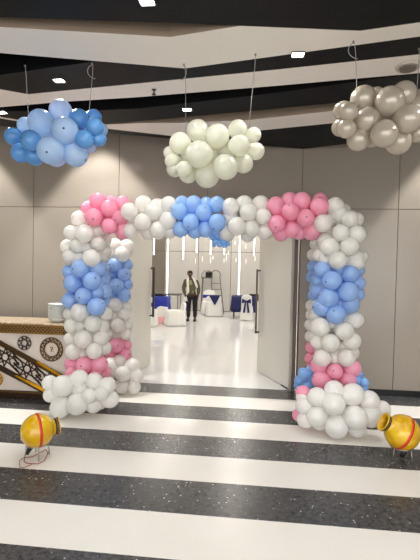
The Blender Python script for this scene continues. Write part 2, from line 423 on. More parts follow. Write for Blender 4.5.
# ------------------------------------------------------------------ balloons
def balloon_mesh(key):
    """unit balloon: round body, tapering at -z to a neck with rolled lip, small dark dimple at +z"""
    mb = MB(); n = 14; prof = []
    for i in range(n+1):
        a = math.pi*i/n
        r = math.sin(a); z = -math.cos(a)
        if z < 0: z *= 1.10; r *= 1-.05*(-z)
        prof.append((r, z))
    prof = [(0, -1.26), (.085, -1.26), (.095, -1.23), (.05, -1.2), (.045, -1.14), (.13, -1.07)] + prof[2:]
    mb.lathe(prof, 22)
    me = bpy.data.meshes.new('balloon_' + key)
    bmesh.ops.recalc_face_normals(mb.bm, faces=mb.bm.faces)
    mb.bm.to_mesh(me); mb.bm.free()
    me.materials.append(M['b_'+key])
    return me
_t = MB().lathe([(.085, .994), (.075, 1.012), (.045, 1.022), (0, 1.026)], 12)
TIPM = bpy.data.meshes.new('balloon_tip'); bmesh.ops.recalc_face_normals(_t.bm, faces=_t.bm.faces); _t.bm.to_mesh(TIPM); _t.bm.free(); TIPM.materials.append(M['tip'])
BM = {k: balloon_mesh(k) for k in ('white', 'cloud', 'pink', 'blue', 'beamblue', 'mid', 'light', 'pale', 'ivory', 'pearl', 'small')}
BLAB = {'white': 'white balloon', 'cloud': 'white balloon', 'pink': 'pink balloon', 'blue': 'sky blue balloon', 'beamblue': 'sky blue balloon', 'mid': 'mid blue balloon', 'light': 'light blue balloon', 'pale': 'pale lilac blue balloon'}
def put(root, key, c, r, axis, lab=True, egg=1.0, tip=False):
    o = bpy.data.objects.new('balloon', BM[key])
    z = Vector(axis)
    if z.length < 1e-4: z = Vector((0, -1, 0))
    z = z.normalized() + Vector([random.uniform(-.35, .35) for _ in range(3)])
    o.rotation_mode = 'QUATERNION'; o.rotation_quaternion = z.to_track_quat('Z', 'Y')
    c = Vector(c); c.z = max(c.z, r*1.06)
    o.location = c - base_of(root); e = random.uniform(.97, 1.05)*egg
    o.scale = (r, r, r*e)
    if lab and key in BLAB: o['label'] = BLAB[key]
    link(o, root)
    if tip and key not in ('white', 'cloud', 'ivory', 'pearl', 'small'):
        t = bpy.data.objects.new('tip', TIPM); t['label'] = 'dark balloon tip'; link(t, o)
    return o
def cluster(root, rows, Yc, k, key_default, centre=None, lab=True, rs=1.07):
    """rows of (px, py, radius px, layer[, colour]); layer 0 is nearest"""
    out = []
    for t in rows:
        x, y, r, l = t[:4]; key = t[4] if len(t) > 4 else key_default
        p = at(x, y, Yc+(l-.5)*k); rad = r*depth(p)/FPX*rs
        out.append((key, p, rad))
    cen = centre
    for key, p, rad in out:
        c0 = cen(p) if callable(cen) else (cen or sum((q[1] for q in out), Vector())/len(out))
        put(root, key, p, rad, p-c0, lab, tip=True)
    return out
def mult(l, key): return [(*t, key) for t in l]

# -- front left column
YA, YBK = 4.72, 5.5
LC_W = [(79.3, 219.3, 8, .9), (71.4, 232.9, 7.2, .5), (84.6, 233.5, 8.6, 0), (97, 231, 8.5, .7), (77, 245.7, 7, .5), (98.6, 243.6, 7.5, .5), (68, 246.5, 7, 1), (69.3, 256.4, 6.5, .7), (91.4, 257.9, 8.6, 0), (104, 240, 7, 1.1), (104, 251, 7, 1.1), (85.7, 247, 7.5, .7), (79, 258, 7.5, .9)]
LC_B = [(80.7, 268.6, 8.7, 0), (69.3, 271.4, 6.5, 1), (72.9, 283.3, 8.5, .35), (91.7, 281, 8.5, 0), (97.5, 268.6, 8, .5), (102.5, 268.6, 6.5, 1), (83.6, 295.7, 8.1, 0), (96.4, 292, 8, .6), (102.5, 279.3, 7, 1.1), (104, 291, 7, .9), (70, 300.5, 7.8, .7), (96.4, 306.7, 8.6, 0), (103, 301, 6.5, 1.2), (72, 296, 6.5, 1.2), (83, 304, 7, .9), (83, 282, 7, .9)]
LC_W2 = [(80, 312.1, 8.6, .1), (105, 313.6, 6.8, .8), (92.9, 323.6, 8.5, .2), (71.8, 326, 7.2, .6), (70.5, 339.3, 6.7, 1), (83.1, 339.3, 8.9, 0), (73.5, 352, 7.4, .4), (94.3, 351, 7.9, .1), (101.5, 326.5, 7.5, .7), (100.7, 338, 8, .6), (104, 348, 6.8, .8), (81.5, 325, 8, .8), (70, 314, 6.2, 1), (84, 353, 8, .8), (92, 337, 8, .8)]
LC_P = [(84.3, 365, 8.1, 0), (72, 363.6, 6.7, .7), (99, 364, 8, .35), (72.9, 374, 7.2, .3), (95.7, 375, 7.5, .3), (84, 375, 7.5, .8), (103, 373, 7.3, .8)]
def col_axis(px, Y, y=300):
    c = at(px, y, Y); return lambda p: Vector((c.x, c.y, p.z-.02))
def fill_back(root, px, Y, bands, rr, key_r=.095, seedk=0, half=True):
    """the far half of a column, ring by ring; bands of (y0, y1, colour)"""
    c = at(px, 300, Y); i = 0
    for y0, y1, key in bands:
        z1, z0 = at(px, y0, Y).z, at(px, y1, Y).z
        n = max(1, round((z1-z0)/.15))
        for j in range(n):
            z = z0+(j+.5)*(z1-z0)/n; i += 1
            for a in ((35, 90, 145) if i % 2 else (62, 118)):
                a = R(a+random.uniform(-8, 8)); q = Vector((c.x+rr*math.cos(a), c.y+rr*math.sin(a), max(z, key_r+.01)))
                put(root, key, q, key_r*random.uniform(.93, 1.03), q-Vector((c.x, c.y, z)))
def pole(root, px, Y, top):
    c = at(px, 300, Y)
    MB().tube([(c.x, c.y, .012), (c.x, c.y, top)], .015, 12).build('pole', M['wire'], root)
    MB().lathe([(0, 0), (.16, 0), (.16, .01), (.03, .014), (0, .014)], 28, Matrix.Translation((c.x, c.y, 0))).build('base_plate', M['wire'], root)
def at0(px, Y):
    c = at(px, 300, Y); return Vector((c.x, c.y, 0))
root = thing('balloon_column', 'tall white, blue and pink balloon column at front left of the arch', 'balloon column', at0(87, YA))
cluster(root, mult(LC_W, 'white')+mult(LC_B, 'blue')+mult(LC_W2, 'white')+mult(LC_P, 'pink'), YA, .2, 'white', col_axis(87, YA))
fill_back(root, 87, YA, ((226, 262, 'white'), (265, 306, 'blue'), (308, 356, 'white'), (358, 382, 'pink')), .145)
pole(root, 87, YA, 2.05)

# -- back left column
BL = mult([(115, 246.5, 7.6, .4), (121.5, 254.5, 7.5, .2), (126.5, 246.5, 7, .7), (110.7, 253.5, 7, .3)], 'white') + \
 mult([(114.7, 265, 7, 0), (126.5, 265, 5.8, .8), (123.5, 273.8, 6.6, .3), (110, 274.3, 6.5, .6), (116.5, 285.7, 7.2, 0), (126.5, 283.6, 5.8, .8), (124, 295, 6.6, .3), (110.7, 295, 6.6, .5), (108, 283, 6, .8)], 'blue') + \
 mult([(115.7, 305, 7.3, .2), (126.5, 305.7, 5.8, .7), (123.6, 314.3, 6.3, .3), (113.5, 315.7, 6.8, .5), (118, 325.5, 7, 0), (126.5, 324.3, 5.9, .7), (125.2, 334.3, 5.9, .4), (109.3, 334.3, 6.2, .5), (117, 336, 6.5, .6)], 'white') + \
 mult([(116.7, 345.7, 7.2, 0), (126, 345, 5.4, .6), (125.2, 355, 6.2, .2), (111.5, 354, 6.2, .4), (116, 362, 6.5, .6)], 'pink')
root = thing('balloon_column', 'shorter balloon column behind the front left one, against the door jamb', 'balloon column', at0(117.5, YBK))
cluster(root, BL, YBK-.02, .16, 'white', col_axis(117.5, YBK))
fill_back(root, 117.5, YBK, ((243, 258, 'white'), (260, 299, 'blue'), (301, 340, 'white'), (342, 360, 'pink')), .13, .082)
pole(root, 117.5, YBK, 2.0)

# -- front right column
RC = mult([(340.7, 232.9, 8.3, 0), (329.3, 247, 8.9, 0), (349.3, 246.4, 9, 0), (337.4, 260, 8.7, 0), (325.7, 241, 8.2, .6), (319.5, 255, 6.5, .8), (355.5, 258, 8, .5), (357, 234.3, 8.6, .3), (356, 262, 8, .5), (361.5, 257, 6, 1), (347, 259, 8, .7), (326, 259, 7.5, .5), (338, 247, 8, .8), (350, 232, 8, .9), (328, 233, 8, .9)], 'white') + \
 mult([(332, 280.7, 9.2, 0), (322, 269.3, 7.6, .3), (350, 274, 8, .3), (348.3, 291.7, 9.5, 0), (327.9, 297.9, 9.6, .1), (318.5, 280, 6.8, .8), (322, 307, 9.2, .4), (350, 303.6, 9.2, .4), (336, 314.6, 9, 0), (358, 283, 6.8, .8), (338, 268, 8, .7), (337, 291, 8.5, .8), (318, 291, 7, .9), (340, 303, 8.5, .7), (357.5, 270, 6.5, 1), (357.5, 294, 6.5, 1)], 'blue') + \
 mult([(320, 327, 8.8, .1), (344.3, 330.7, 8.8, .1), (355, 320, 8, .5), (330.3, 343, 8.8, 0), (352, 341, 8.4, .4), (322, 358, 8.4, .1), (346.4, 358, 8.4, .1), (318.5, 341.4, 7.5, .5), (332, 322, 8, .7), (351, 353, 7.5, .7), (334, 357, 8, .6), (343, 345, 8, .8), (344, 318, 8, .9), (317, 315, 7, 1)], 'white') + \
 mult([(318.6, 365.7, 8, .4), (335, 371.4, 7.6, 0), (352.5, 368.6, 8.5, .3), (321.4, 380, 8.5, .1), (348, 380.5, 8.2, .1), (334.5, 381, 8, .6), (344, 369, 7.5, .7), (326, 369, 7.5, .7)], 'pink')
root = thing('balloon_column', 'tall white, blue and pink balloon column at front right of the arch', 'balloon column', at0(337, YA-.05))
cluster(root, RC, YA-.05, .2, 'white', col_axis(337, YA-.05))
fill_back(root, 337, YA-.05, ((232, 264, 'white'), (267, 318, 'blue'), (320, 362, 'white'), (364, 388, 'pink')), .145)
pole(root, 337, YA-.05, 2.0)

# -- back right column
BR = mult([(313.5, 255, 6, .4), (316, 244, 6, .4), (320, 249, 6, .2)], 'white') + mult([(312.5, 277, 6, .3), (313.5, 266.5, 6, .4), (315.7, 288, 6.5, .2), (314, 298, 6, .5), (320, 272, 6, .3), (321, 293, 6, .3)], 'blue') + \
 mult([(312, 305.7, 6, .3), (312, 315, 6, .3), (311, 325, 6, .3), (311.3, 336.4, 6, .3), (319, 310, 6, .3), (319, 331, 6, .3)], 'white') + mult([(312, 347.5, 6, .3), (310.5, 358.6, 5.6, .4), (313, 368, 6, .4), (319, 353, 6, .3)], 'pink')
root = thing('balloon_column', 'balloon column half hidden behind the front right one', 'balloon column', at0(323, YBK))
cluster(root, BR, YBK-.02, .16, 'white', col_axis(323, YBK))
fill_back(root, 323, YBK, ((240, 262, 'white'), (264, 302, 'blue'), (304, 342, 'white'), (344, 372, 'pink')), .13, .08)
pole(root, 323, YBK, 2.0)

# -- beam
BE_P1 = [(97.9, 201.4, 8.2, .6), (88.6, 208.5, 7.2, 1.1), (94, 217.1, 8.4, 0), (109.3, 208.6, 8.2, .3), (109.3, 226.5, 7.3, 0), (122.5, 203.5, 7.2, .9), (111.4, 203, 7, 1.1), (119.3, 217.5, 7.2, .4), (122.9, 230.7, 8, .7), (102, 219, 7.5, .8), (116, 224, 7.5, .8)]
BE_W1 = [(129.3, 211.4, 8.2, .1), (143.5, 204.3, 8.2, .6), (168.6, 205, 8, .6), (153.6, 212, 8.5, .2), (157.5, 207, 8, .7), (142.8, 222, 8.2, 0), (130.7, 230.7, 7.2, .5), (157.9, 230.5, 8.4, .3), (167.5, 221, 8.2, .3), (169, 231, 7.5, .7), (148.5, 232, 7.3, .7), (134, 220, 7.5, .8), (166, 213, 7.5, .8)]
BE_B = [(182, 203, 6.8, .7), (193.6, 204.5, 8, .5), (206.5, 204.5, 7, .7), (217, 204.3, 7.5, .4), (179.3, 211, 7.8, .2), (203.6, 213, 8, .2), (190.7, 222, 7.7, 0), (217, 222.5, 8.1, 0), (180.7, 229.5, 7.4, .4), (195, 231, 7.5, .6), (205.7, 229.5, 7.6, .4), (215, 231.5, 7.5, .9), (192, 214, 7.5, .8), (206, 222, 7.5, .8)]
BE_W2 = [(230.7, 207, 8.3, .4), (244.3, 204.3, 8.5, .6), (260.7, 204.3, 8.5, .6), (248.6, 212, 8.6, .1), (237, 226.5, 8.7, .1), (251.5, 228.5, 8, .3), (227, 233.5, 7.5, .6), (248, 234, 7.5, .8), (263.3, 216.4, 7.6, 0), (265, 231, 8.2, .5), (230, 219, 8, .7), (257, 221, 8, .8)]
BE_P2 = [(275.7, 205.7, 8.5, .3), (289.3, 200.5, 7.8, .8), (290.5, 211.4, 8.5, 0), (302, 201, 8.6, .4), (276.7, 223.6, 8.2, 0), (280.7, 233.5, 7.3, .6), (292, 229.3, 8.2, .5), (305.7, 217.9, 8.5, 0), (319.3, 206.4, 8.8, .1), (320, 200.5, 7.3, .8), (311.4, 231, 8.6, .5), (299, 232, 7.5, .7), (283, 218, 7.8, .8), (312, 220, 7.8, .8), (300, 224, 7.5, .6)]
BE_W3 = [(335, 206.4, 8.6, .3), (322.9, 223.3, 8.7, 0), (338.5, 213, 8.5, .4), (349.5, 219.3, 8.7, .3), (356.5, 219.5, 6.8, .8), (330, 219, 8, .7), (343, 224, 8, .8)]
beam = thing('balloon_garland', 'horizontal balloon garland of pink, white and blue sections across the top of the arch', 'balloon garland', Vector((-.45, YA, at(217, 238, YA).z)))
cen = at(217, 217, YA)
cluster(beam, mult(BE_P1, 'pink')+mult(BE_W1, 'white')+mult(BE_B, 'beamblue')+mult(BE_W2, 'white')+mult(BE_P2, 'pink')+mult(BE_W3, 'white'), YA, .2, 'white', lambda p: Vector((p.x, YA, cen.z)))
for x0, x1, key in ((88, 124, 'pink'), (128, 172, 'white'), (176, 222, 'beamblue'), (226, 268, 'white'), (272, 318, 'pink'), (322, 350, 'white')):
    n = max(2, round((x1-x0)/18))
    for i in range(n):
        px = x0+(i+.5)*(x1-x0)/n
        q = at(px, 211 if i % 2 else 225, YA+.16); put(beam, key, q, .088, q-Vector((q.x, YA, cen.z)))
a, b = at(85, 219, YA), at(345, 219, YA)
MB().tube([(a.x, YA, cen.z), (b.x, YA, cen.z)], .015, 10).build('pole', M['wire'], beam)

# -- floor clouds
FL = [(49.7, 383, 7.2, .6), (50.7, 395, 6.8, .5), (62.6, 386, 10, .1), (60.7, 409.8, 9.8, .1), (77, 404, 10.2, 0), (79.3, 379.3, 8.8, .4), (94.3, 381, 8, .4), (107, 385.7, 8, .4), (101.5, 393.6, 7, .1), (89.3, 395.7, 7.2, 0), (93.5, 404.5, 8, .3), (110, 399.3, 8.2, .6), (81, 389, 8.5, .4), (68, 397, 8, .6), (100, 402, 7, .7), (72, 383, 8, .8), (96, 391, 8, .8), (60, 397, 8, .9), (84, 399, 8, .9)]
root = thing('balloon_cluster', 'white balloon cloud on the floor at the foot of the front left column', 'balloon cluster', at0(80, 4.42))
cluster(root, FL, 4.45, .26, 'cloud', lab=False)
FR = mult([(317, 397, 9.2, .3), (334.3, 391, 9.5, .4), (333.6, 404, 10.8, 0), (304.3, 405.7, 8.2, .5), (317, 416.5, 9.5, .2), (305.7, 419.5, 8, .5), (352.9, 394.3, 10.4, .3), (355.4, 417.5, 11.2, 0), (336.4, 426.5, 11, .1), (357, 428, 8.7, .2), (319, 421, 8.5, .5), (369.3, 400.7, 9.6, .5), (370.5, 416.5, 10.2, .35), (382, 409, 7.8, .7), (303, 398, 6.5, .7), (344, 410, 9, .6), (327, 411, 9, .7), (362, 410, 9, .8), (345, 397, 9, .9)], 'cloud') + mult([(303.5, 393, 7, .8), (298.5, 415, 6, .9)], 'pink')
root = thing('balloon_cluster', 'large white balloon cloud on the floor at the foot of the front right column', 'balloon cluster', at0(338, 4.28))
cluster(root, FR, 4.32, .26, 'cloud')
FB = [(120, 361.4, 7, .6), (111.5, 366.5, 8.5, .5), (122.9, 374, 7.6, 0), (132.5, 365.7, 7.2, .4), (136, 375.7, 6.8, .3), (122, 386.3, 7.1, .2), (134, 387, 6.4, .2), (112, 380, 7.2, .6), (128, 379, 7, .7), (118, 370, 7, .9), (130, 371, 7, .9)]
root = thing('balloon_cluster', 'smaller white balloon cloud on the floor at the foot of the back left column', 'balloon cluster', at0(124, 5.35))
cluster(root, FB, 5.36, .22, 'white', lab=False)
SL = [(300.5, 381, 6, .3), (304.3, 377, 6.2, .2), (303, 373, 5, .6), (306.4, 386, 5.6, .1), (310.7, 371.5, 5.6, .5), (313, 381, 5.6, .2), (301.5, 388.5, 5, .2), (308, 391, 5, .6), (299, 385.5, 4.8, .5)]
root = thing('balloon_cluster', 'bunch of small blue balloons left of the right column near the floor', 'balloon cluster', at0(304, 4.95))
cluster(root, SL, 5.0, .16, 'small', lab=False)
SR = [(357.4, 380, 4, .2), (364.3, 382.5, 4.4, 0), (364, 388.5, 4, .1), (359.7, 374.5, 3.5, .5), (357.5, 387, 4, .4), (361, 379, 3.5, .7)]
root = thing('balloon_cluster', 'bunch of small blue balloons right of the right column near the floor', 'balloon cluster', at0(361, 4.6))
cluster(root, SR, 4.62, .12, 'small', lab=False)
SB = [(212.5, 238, 2.6, .3), (215.5, 242, 2.8, 0), (220, 241, 2.6, .6), (219.5, 244.5, 2.6, .1), (224, 242.5, 2.8, .2), (228, 244, 2.4, .4), (224.5, 246, 2.2, .1), (214, 245, 2, .6), (217.5, 237, 3.4, .6), (222, 238, 3, .8)]
root = thing('balloon_cluster', 'tiny blue balloon bunch dangling under the blue section of the garland', 'balloon cluster', at(219, 247, YA+.02))
cluster(root, SB, YA+.02, .1, 'small', lab=False)

# -- hanging clouds
BC = [(41.4, 122.9, 12.3, .3, 'light'), (60.7, 111.5, 10.8, .7, 'pale'), (13.5, 136.5, 8.2, .5, 'mid'), (30.7, 140.4, 9.6, 0, 'mid'), (25.7, 125.7, 7.7, .7, 'light'), (20.7, 153, 9, .4, 'mid'), (35, 156, 9, .5, 'mid'), (50.7, 150.7, 12.8, 0, 'light'), (56, 156, 10, .8, 'pale'), (65, 130.7, 12.6, 0, 'light'), (79.3, 119.5, 9.5, .4, 'mid'), (93.6, 117.5, 7.4, .6, 'mid'), (95, 126.7, 8.2, .1, 'mid'), (85, 139.3, 8.7, .1, 'mid'), (98.6, 138.6, 7.2, .3, 'mid'), (75, 154.3, 11.6, .3, 'light'), (101, 130, 6.3, .8, 'light'), (89, 145.5, 7, .7, 'pale'), (78, 141, 8.5, .9, 'light'), (45, 139, 9, .9, 'pale'), (62, 142, 9, 1.1, 'light'), (35, 130, 8, 1.2, 'light'), (84, 128, 8, 1.1, 'light'), (60, 125, 9, 1.3, 'pale'), (48, 150, 8, 1.3, 'light')]
WC = [(197.9, 131, 10.5, .7), (180, 143.4, 10.2, .3), (169.6, 152.7, 5.8, .7), (172.5, 161, 7.2, .4), (175, 168.5, 8, .5), (184, 169.5, 7.8, .1), (188, 174, 8.7, .4), (199.3, 154.5, 12.7, 0), (207, 175.5, 11.6, .3), (217.5, 136, 11, .2), (237.9, 129.3, 8.9, .6), (253.4, 135, 7.3, .6), (239.3, 145.6, 9.9, .1), (256, 151.3, 8.1, .5), (225.7, 167, 11.9, 0), (243.2, 163.5, 9, .4), (228, 150, 9.5, .7), (212, 152, 9.5, .8), (190, 157, 9, .9), (207, 140, 9, 1.1), (232, 160, 9, 1.1), (247, 147, 8, 1), (215, 165, 9, 1.2), (198, 165, 9, 1.2)]
PC = [(363, 98.7, 12, .4), (348.7, 111.5, 8.7, 0), (343.5, 111, 9, .4), (346.5, 128.7, 8.8, .1), (341, 127.5, 8.3, .4), (367.3, 120, 11.7, .2), (358.7, 139, 10.8, .35), (389.5, 101.6, 13.8, .1), (403.6, 94.2, 11.5, .4), (407.9, 118.7, 13.2, 0), (384.3, 133.5, 12.8, 0), (397.9, 141, 12.3, .4), (417, 133, 9, .5), (419, 106, 10, .5), (376, 97, 9, .8), (378, 112, 11, .9), (372, 138, 9, .8), (428, 119, 12, .3), (434, 108, 10, .5), (430, 134, 10, .4), (440, 122, 10, .5), (395, 118, 11, 1), (410, 128, 11, 1.1), (360, 118, 10, 1), (422, 98, 9, .9)]
def hang_cloud(rows, Yc, key, label, strings, lab):
    zb = min(at(t[0], t[1]+t[2], Yc).z for t in rows)
    c = at(sum(t[0] for t in rows)/len(rows), 200, Yc)
    root = thing('balloon_cloud', label, 'balloon cloud', (c.x, Yc, zb))
    cluster(root, rows, Yc, .34, key, lab=lab)
    zm = at(rows[0][0], rows[0][1]+6, Yc).z
    for px, py_, curl, pxe in strings:
        t = flat(px, py_, ZC)
        q = [Vector((t.x, t.y, ZC))]
        if curl:
            q += [Vector((t.x+.008, t.y, ZC-.015))]
        b = Vector((at(pxe, 115, Yc+.02).x, Yc+.02, zm))
        q += [q[-1].lerp(b, .15)+Vector((.004, 0, 0)), q[-1].lerp(b, .6), b]
        mb = MB().tube(q, .0026, 6)
        if curl:   # the loose end looped below the hook
            mb.tube([Vector((t.x+curl*.05*math.sin(a)*(.5+.5*a/4), t.y-.004, ZC-.02-.055*(1-math.cos(a*.8)))) for a in [i*.35 for i in range(12)]], .003, 6)
        mb.build('string', M['string'], root)
        MB().lathe([(0, 0), (.008, 0), (.008, -.01), (.004, -.014), (0, -.014)], 10, Matrix.Translation((t.x, t.y, ZC))).build('hook', M['chrome'], root)
hang_cloud(BC, 3.42, 'light', 'blue balloon cloud hanging from threads at upper left', [(25, 65, 0, 29.5), (92, 63, -1, 88)], True)
hang_cloud(WC, 3.42, 'ivory', 'ivory white balloon cloud hanging in the middle above the arch', [(184, 64, .6, 186.5), (255.5, 54, 0, 248.5)], False)
hang_cloud(PC, 3.2, 'pearl', 'pearl grey balloon cloud hanging at upper right', [(353.5, 41, -1, 357.5), (419, 48, 0, 416)], False)

# ------------------------------------------------------------------ buffet counter
CY, CH = 4.9, .95
xr = at(68, 330, CY).x
cx0 = XL+.3
root = thing('buffet_counter', 'buffet counter with gold lattice front at the left edge', 'counter', ((cx0+xr)/2, 5.35, 0))
def cz(px, py_): return at(px, py_, CY)
z_b1, z_b0 = cz(20, 324).z, cz(20, 333.5).z
CB = flat(0, 316.3, z_b1+.02).y
MB().box((cx0, CY-.03, z_b1), (xr+.02, CB, z_b1+.02)).build('counter_top', M['counter_top'], root, .006)
MB().box((cx0, CY+.012, .1), (xr, CB-.01, z_b1-.001)).build('front_panel', M['panel'], root)
mb = MB(); mb.box((cx0, CY, 0), (xr, CB-.01, .098)); mb.build('plinth', M['bronze'], root, .004)
mb = MB(); mb.box((cx0, CY-.012, .075), (xr, CY-.001, .095)); mb.build('plinth_strip', M['oldgold'], root)
# lattice band under the top
mb = MB(); h_ = z_b1-z_b0; w = .0075
mb.box((cx0, CY-.012, z_b1-.012), (xr, CY-.001, z_b1-.002)); mb.box((cx0, CY-.012, z_b0), (xr, CY-.001, z_b0+.012))
za, zb_ = z_b0+.012, z_b1-.012; hh = zb_-za; w = .011; n = int((xr-cx0)/(hh/2))
for i in range(n):
    x = cx0+i*hh/2
    if x+hh > xr: break
    mb.bar((x, CY-.006, za), (x+hh, CY-.006, zb_), w, .008, up=(0, 1, 0)); mb.bar((x+hh, CY-.006, za), (x, CY-.006, zb_), w, .008, up=(0, 1, 0))
mb.build('lattice_band', M['bandgold'], root)
MB().box((cx0, CY+.003, z_b0), (xr, CY+.011, z_b1-.001)).build('band_backing', M['bronze'], root)
# medallions
def medal(c, r, inner, petals, mtl, lab=None):
    mb = MB(); Rx = Matrix.Translation(c) @ Matrix.Rotation(R(90), 4, 'X')
    def ring(a, b): mb.lathe([(a, 0), (b, 0), (b, .008), (a, .008)], 40, Rx, closed=True)
    ring(r*.9, r); ring(inner*.84, inner)
    for k in range(petals):
        a = 2*math.pi*k/petals; d = Vector((math.cos(a), 0, math.sin(a))); e = Vector((math.cos(a+math.pi/petals), 0, math.sin(a+math.pi/petals)))
        p0 = Vector(c)+d*inner*.95+Vector((0, -.004, 0)); p1 = Vector(c)+e*r*.92+Vector((0, -.004, 0))
        e2 = Vector((math.cos(a-math.pi/petals), 0, math.sin(a-math.pi/petals))); p2 = Vector(c)+e2*r*.92+Vector((0, -.004, 0))
        mb.bar(p0, p1, .009, .008, up=(0, 1, 0)); mb.bar(p0, p2, .009, .008, up=(0, 1, 0))
    o = mb.build('medallion', mtl, root); 
    if lab: o['label'] = lab
    return o
def px2(x): return x/420*CY
c = cz(24.5, 343); medal(c+Vector((0, 0, 0)), px2(7.6), px2(3.4), 8, M['bronze'], 'small dark medallion')
c = cz(51.5, 349.3); md = medal(c, px2(12.8), px2(8.6), 16, M['oldgold'], 'large gold ring medallion')
mb = MB(); u = px2(1.0)       # the gold figure 7 in the ring
mb.bar(c+Vector((-1.6*u, -.004, 2.2*u)), c+Vector((1.7*u, -.004, 2.2*u)), .011, .008, up=(0, 1, 0)); mb.bar(c+Vector((1.6*u, -.004, 2.2*u)), c+Vector((-.3*u, -.004, -2.4*u)), .011, .008, up=(0, 1, 0)); mb.bar(c+Vector((-.6*u, -.004, .2*u)), c+Vector((1.6*u, -.004, .2*u)), .006, .008, up=(0, 1, 0))
mb.bar(c+Vector((2.0*u, -.004, -2.4*u)), c+Vector((2.6*u, -.004, -2.4*u)), .009, .008, up=(0, 1, 0))
mb.build('numeral', M['gold'], md)
c = cz(-4, 379); medal(c, px2(8), px2(4.6), 12, M['gold'], 'gold ring medallion at the photo edge')
# the sloping lattice band
YS = CY-.012
def sl(px, py_): return at(px, py_, YS)
def strip(name, poly, mtl, y=YS, t=.01, lab=None):
    mb = MB(); mb.prism([at(a, b, y) for a, b in poly], (0, t, 0)); o = mb.build(name, mtl, root)
    if lab: o['label'] = lab
    return o
strip('slope_backing', [(-40, 325), (0, 345.5), (66, 379.5), (66, 398.2), (48, 391.5), (0, 366.5), (-40, 345)], M['panel'], YS+.006, .006)
strip('slope_rail', [(-40, 319.5), (0, 340.5), (66, 376.5), (66, 382.5), (0, 346), (-40, 325.5)], M['railbrown'])
strip('slope_rail', [(-40, 344), (0, 364.5), (48, 390.5), (46, 395), (0, 371), (-40, 350.5)], M['bronze'])
strip('gold_edge', [(14, 375.5), (17, 375.2), (50, 391.2), (47, 394.0)], M['gold'], YS-.012, .01, 'bright gold edge strip')
strip('gold_edge', [(36, 362.5), (38, 361), (66, 377.8), (66, 381)], M['gold'], YS-.012, .01, 'bright gold edge strip')
mb = MB()
def lat(a, b, w=.02): mb.bar(at(*a, YS-.004), at(*b, YS-.004), w, .008, up=(0, 1, 0))
for k in range(-2, 4):      # star lattice repeat along the slope
    ox, oy = 22*k, 12*k
    C = (5+ox, 357+oy)
    if C[0] > 60: break
    ring8 = [(C[0]+8.6*math.cos(R(a)), C[1]+9.4*math.sin(R(a))) for a in range(6, 366, 45)]
    for i in range(8): lat(ring8[i], ring8[(i+3) % 8], .013)
    lat(ring8[0], (C[0]+13.5, C[1]+7.5)); lat(ring8[4], (C[0]-13.5, C[1]-6.5))
    lat(ring8[1], (C[0]+12.5, C[1]+14.5)); lat(ring8[7], (C[0]+12, C[1]+1.5)); lat(ring8[3], (C[0]-12, C[1]-1)); lat(ring8[5], (C[0]-12.5, C[1]-13.5))
    lat((C[0]+8, C[1]+9), (C[0]+14, C[1]+5.5), .015); lat((C[0]+8, C[1]-1), (C[0]+14, C[1]+8.5), .015)
mb.build('slope_lattice', M['bronze'], root)

# bowls
bc = Vector((at(57.5, 320, 5.04).x, 5.04, z_b1+.02))
NB = 8
BLB = ['lowest white bowl of the stack on the counter', 'second white bowl from the bottom of the stack on the counter', 'third white bowl from the bottom of the stack on the counter', 'fourth white bowl from the bottom of the stack on the counter',
       'fifth white bowl from the bottom of the stack on the counter', 'third white bowl from the top of the stack on the counter', 'second white bowl from the top of the stack on the counter', 'topmost white bowl of the stack on the counter']
for i in range(NB):
    z = bc.z+.0005+i*.0262; r = .112+.0012*i
    mb = MB().lathe([(0, .0), (r*.55, 0), (r*.62, .006), (r*.9, .028), (r, .046), (r*1.0, .05), (r*.96, .05), (r*.86, .034), (r*.6, .014), (0, .012)], 36, Matrix.Translation((bc.x+random.uniform(-.003, .003), bc.y, z)))
    o = mb.build('bowl', M['china']); tag(o, BLB[i], 'bowl', 'white bowls stacked on the counter')

